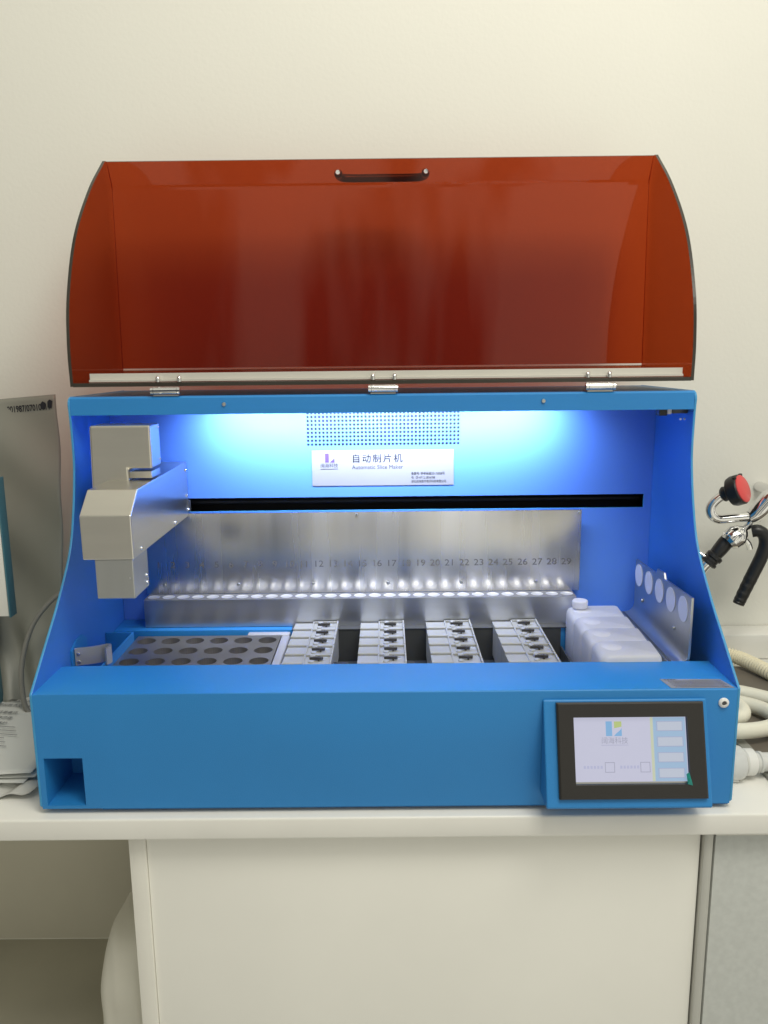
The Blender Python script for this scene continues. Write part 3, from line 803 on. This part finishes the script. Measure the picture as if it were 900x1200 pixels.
bm = bmesh.new(); add_tube(bm, catmull([q(.706, .329, Y), q(.72, .330, .50), q(.725, .330, .579)], 5), .010, 14); obj('supply_pipe', bm, M['chrome'], wt, smooth=True)

# board lying on the bench, hoses on it, connector
bd = thing('dark_board', 'brown-grey board with grey rim lying on the bench under the hoses', 'board', (.9, .28, .0005))
box('board_sheet', -.354, .3, -.245, .195, 0, .004, M['board'], bd)
box('board_rim', -.370, -.3545, -.260, .210, 0, .0065, M['board_edge'], bd, bev=.0015)
bm = bmesh.new()
path = catmull([(.56, .507, .030), (.62, .500, .026), (.660, .478, .022), (.680, .440, .020), (.698, .395, .018), (.73, .36, .018), (.80, .34, .018)], 75)
add_tube(bm, path, lambda t: .0125 + .0013 * math.sin(t * 300), 14)
tag(obj('corrugated_hose', bm, M['hose_old'], smooth=True, angle=180), 'yellowed corrugated hose running along the foot of the wall', 'hose')
bm = bmesh.new()
add_tube(bm, catmull([(.46, .36, .022), (.53, .348, .020), (.60, .322, .019), (.66, .275, .019), (.74, .22, .019), (.83, .2, .019)], 12), .0125, 16)
tag(obj('smooth_hose', bm, M['hose'], smooth=True, angle=180), 'smooth cream hose, the straight run behind the coil', 'hose')
bm = bmesh.new()
cp = [(.48, .315, .019), (.55, .300, .019), (.605, .262, .019), (.612, .215, .020), (.575, .178, .024), (.515, .165, .028), (.475, .19, .034), (.478, .235, .040), (.515, .268, .038), (.552, .256, .035), (.562, .228, .031), (.545, .204, .030), (.505, .196, .036), (.475, .205, .049)]
add_tube(bm, catmull(cp, 10), .0118, 16)
tag(obj('coiled_hose', bm, M['hose'], smooth=True, angle=180), 'cream hose coiled in loops against the right side of the machine', 'hose')
cn = thing('hose_connector', 'clear plastic connector with white collar lying on the bench', 'connector', (.50, .075, .0245))
ax = Vector((1, .10, -.05))
bm = bmesh.new(); add_lathe(bm, (-.035, 0, 0), ax, [(.0235, 0), (.0240, .022), (.0225, .028), (.015, .031)], 28); obj('connector_cup', bm, M['clear_pl'], cn, smooth=True)
bm = bmesh.new(); add_lathe(bm, (-.0035, .003, -.001), ax, [(.0165, 0), (.0185, .002), (.0185, .014), (.0160, .0155)], 24); obj('connector_collar', bm, M['white_pl'], cn, smooth=True)
bm = bmesh.new(); add_lathe(bm, (.0125, .0045, -.002), ax, [(.013, 0), (.013, .006), (.0148, .007), (.0148, .011), (.013, .012), (.013, .06)], 24); obj('connector_tube', bm, M['clear_pl'], cn, smooth=True)
box('connector_foot', -.026, -.012, -.012, .012, -.0240, -.0200, M['white_pl'], cn, bev=.001)

# ------------------------------------------------------------------ things left of the machine
def sheet(name, nx, ny, fn, m, parent=None, th=0):
    bm = bmesh.new(); V = [[bm.verts.new(fn(i / nx, j / ny)) for j in range(ny + 1)] for i in range(nx + 1)]
    for i in range(nx):
        for j in range(ny): bm.faces.new((V[i][j], V[i + 1][j], V[i + 1][j + 1], V[i][j + 1]))
    o = obj(name, bm, m, parent, smooth=True, angle=180)
    if th: s = o.modifiers.new('s', 'SOLIDIFY'); s.thickness = th
    return o
def bagf(u, v):
    x = -.90 + u * (.360 - .025 * (1 - v) ** 2 * 0 + .0 * v); top = .487 + u * .048 - .012 * u * u
    z = .004 + v * top
    y = .415 - .105 * (1 - v) ** 1.5 + .010 * math.sin(u * 9 + v * 3) * (1 - v) + .0035 * math.sin(v * 23 + u * 14) + .006 * math.sin(u * 22 - v * 9) * (1 - v) ** 2
    y += .012 * max(0, (.35 - v)) / .35 * math.sin(u * 40 + v * 12)
    if u > .9: x -= (u - .9) * .25 * (1 - v) * 0
    return Vector((x - (.012 * v if u > .5 else .012 * v * u * 2), y, z))
bg = tag(sheet('poly_bag', 60, 60, bagf, M['bag'], th=.0012), 'large grey-brown plastic film bag standing against the wall left of the machine', 'plastic bag')
def on_bag(u, v):
    p = bagf(u, v); p.y -= .0016; return p
ux = (on_bag(.95, .97) - on_bag(.80, .97)); uy = on_bag(.9, .99) - on_bag(.9, .90)
text('printed_marks', 'F50801987/07010111', .0150, frame(on_bag(.845, .962) + Vector((0, -.001, 0)), ux, uy), M['ink'], bg, sx=.72, bold=.0003)
text('printed_marks', '⚑⚑', .0185, frame(on_bag(.955, .968) + Vector((0, -.001, 0)), ux, uy), M['ink'], bg, bold=.0004) if False else None
quads('printed_symbol', [[(-.010, -.006), (-.004, -.007), (-.002, .004), (-.007, .007), (-.011, .003)], [(.001, -.004), (.008, -.006), (.011, .006), (.006, .009), (.002, .006)]], frame(on_bag(.958, .968) + Vector((0, -.0008, 0)), ux, uy), M['ink'], bg)
# board with teal edge and its support
bx = thing('pale_box', 'pale carton with teal side standing at the left picture edge', 'carton', (-.692, .28, 0))
box('carton_front', -.08, .0895, -.003, .012, .1805, .402, M['cab_edge'], bx, bev=.001)
box('carton_side', .090,   .0925, -.003, .020, .1780, .404, M['teal'], bx, bev=.001)
box('carton_base', -.08, .050, .0, .032, .0005, .1790, M['teal'], bx, bev=.001)
bm = bmesh.new(); add_tube(bm, catmull([(-.50, .30, .225), (-.535, .292, .205), (-.568, .285, .165), (-.588, .28, .11), (-.592, .275, .06), (-.583, .27, .02), (-.55, .27, .007)], 10), .0042, 12)
tag(obj('grey_cable', bm, M['cable'], smooth=True, angle=180), 'grey cable arching down between the plastic bag and the machine', 'cable')
# papers
pp = thing('paper_stack', 'stack of printed sheets lying on the bench left of the machine', 'papers', (-.60, .2, .0006))
for k in range(5):
    a = math.radians([0, 3, -2, 2.5, 1.2][k]); ca, sa = math.cos(a), math.sin(a)
    def pf(u, v, k=k, ca=ca, sa=sa):
        x = -.115 + u * .2285; y = -.15 + v * .300
        z = k * .0035 + .0008 + .0035 * math.sin(u * 3 + k) * math.sin(v * 4 + k * 2) * (k > 0) + .0035 * (k > 0) + (.010 * (1 - v) ** 3 * (k / 4))
        return Vector((x * ca - y * sa, x * sa + y * ca, z))
    o = sheet('paper_sheet', 14, 18, pf, M['paper'], pp, th=.0004)
tm = lambda x, y: frame(Vector((x, y, .0245)), (1, -.16, 0), (.16, 1, 0))
for k, s_ in enumerate(('设备编号规格型号说明', '产品使用说明书及附录', '注意事项', '操作步骤', '保养维护')):
    text('lettering', s_, .0100, tm(.018 - (.012 if k > 1 else 0), .098 - k * .0185 - (.006 if k > 1 else 0)), M['ink'], pp, 'RIGHT', sx=.85)
for k in range(9):
    quads('text_line', [(-.06, -.02 + .008 * (k % 3), 0, .0012)], tm(.045, .0 - k * .012), M['ink_soft'], pp, .0002)
def filmf(u, v):
    x = -.60 + u * .125; y = .035 + v * .05
    return Vector((x, y, .006 + .010 * (.5 + .5 * math.sin(u * 7 + v * 4)) * (1 - v * .4) + .003 * math.sin(u * 19 - v * 7)))
tag(sheet('crumpled_sleeve', 60, 16, filmf, M['film'], th=.0004), 'crumpled clear plastic sleeve at the front edge of the papers', 'plastic sleeve')

# ------------------------------------------------------------------ light
w = bpy.data.worlds.new('World'); S.world = w; w.use_nodes = True
nt = w.node_tree; N, L = nt.nodes, nt.links
bgn = N['Background']
tc = N.new('ShaderNodeTexCoord'); sep = N.new('ShaderNodeSeparateXYZ'); L.new(tc.outputs['Generated'], sep.inputs[0])
cr = N.new('ShaderNodeValToRGB'); mr = N.new('ShaderNodeMapRange'); mr.inputs[1].default_value = -1; L.new(sep.outputs['Z'], mr.inputs[0]); L.new(mr.outputs[0], cr.inputs[0])
e = cr.color_ramp.elements
e[0].position = .0; e[0].color = (.78, .76, .69, 1); e[1].position = 1; e[1].color = (.95, .93, .82, 1)
for p_, c_ in ((.40, (.68, .67, .60)), (.49, (.69, .68, .61)), (.62, (.66, .65, .58)), (.80, (.84, .83, .74))):
    x = e.new(p_); x.color = (*c_, 1)
mp = N.new('ShaderNodeMapping'); mp.inputs['Scale'].default_value = (5.6, 5.6, .45); L.new(tc.outputs['Generated'], mp.inputs[0])
nz_ = N.new('ShaderNodeTexNoise'); nz_.inputs['Scale'].default_value = 1.6; nz_.inputs['Detail'].default_value = 3; L.new(mp.outputs[0], nz_.inputs['Vector'])
c2 = N.new('ShaderNodeValToRGB'); L.new(nz_.outputs['Fac'], c2.inputs[0])
c2.color_ramp.elements[0].position = .43; c2.color_ramp.elements[0].color = (.10, .11, .15, 1)
c2.color_ramp.elements[1].position = .53; c2.color_ramp.elements[1].color = (1.30, 1.28, 1.21, 1)
mx = N.new('ShaderNodeMix'); mx.data_type = 'RGBA'; mx.blend_type = 'MULTIPLY'; mx.inputs['Factor'].default_value = 1
L.new(cr.outputs[0], mx.inputs['A']); L.new(c2.outputs[0], mx.inputs['B'])
lx = N.new('ShaderNodeMapRange'); lx.inputs[1].default_value = -.75; lx.inputs[2].default_value = .15; lx.inputs[3].default_value = .38; lx.inputs[4].default_value = 1.0
L.new(sep.outputs['X'], lx.inputs[0])           # the room is darker towards its left side
m2 = N.new('ShaderNodeMix'); m2.data_type = 'RGBA'; m2.blend_type = 'MULTIPLY'; m2.inputs['Factor'].default_value = 1
L.new(mx.outputs['Result'], m2.inputs['A']); L.new(lx.outputs[0], m2.inputs['B']); L.new(m2.outputs['Result'], bgn.inputs['Color'])
bgn.inputs['Strength'].default_value = 1.03

def area(name, loc, target, sx, sy, power, col):
    l = bpy.data.lights.new(name, 'AREA'); l.shape = 'RECTANGLE'; l.size = sx; l.size_y = sy; l.energy = power; l.color = col
    o = bpy.data.objects.new(name, l); COL.objects.link(o); o.location = loc
    o.rotation_euler = (Vector(target) - Vector(loc)).to_track_quat('-Z', 'Y').to_euler(); return o
area('ceiling_lamp', (.42, -.85, 2.05), (.1, .4, .3), .85, .6, 22, (1, .965, .87))
area('ceiling_lamp', (1.25, -1.5, 2.2), (.7, .5, .6), .9, .6, 7, (1, .965, .87))
for x in (-.135, .135):
    o = area('led_lamp', (x, .294, .5135), (x, .365, .440), .30, .012, 1.15, (.68, .76, 1.0)); o.data.spread = math.radians(125)
    o = area('led_lamp', (x, .310, .5130), (x, .335, .30), .20, .012, .30, (.60, .70, 1.0))

# ------------------------------------------------------------------ camera
cd = bpy.data.cameras.new('camera'); cam = bpy.data.objects.new('camera', cd); COL.objects.link(cam)
p, yaw, roll = .1889, -.0034, .0107
f = Vector((math.sin(yaw) * math.cos(p), math.cos(yaw) * math.cos(p), -math.sin(p)))
r = Vector((math.cos(yaw), -math.sin(yaw), 0)); d = f.cross(r)
r2 = r * math.cos(roll) + d * math.sin(roll); d2 = d * math.cos(roll) - r * math.sin(roll)
mw = Matrix((r2, -d2, -f)).transposed().to_4x4(); mw.translation = Vector((.0053, -.9538, .5802))
cam.matrix_world = mw
cd.sensor_fit = 'VERTICAL'; cd.sensor_height = 32; cd.lens = 939.5 / 1200 * 32; cd.clip_end = 50; cd.clip_start = .02
S.camera = cam
S.view_settings.view_transform = 'Standard'; S.view_settings.look = 'None'; S.view_settings.exposure = 0; S.view_settings.gamma = 1
S.cycles.max_bounces = 12; S.cycles.transparent_max_bounces = 16
S.cycles.sample_clamp_indirect = 6
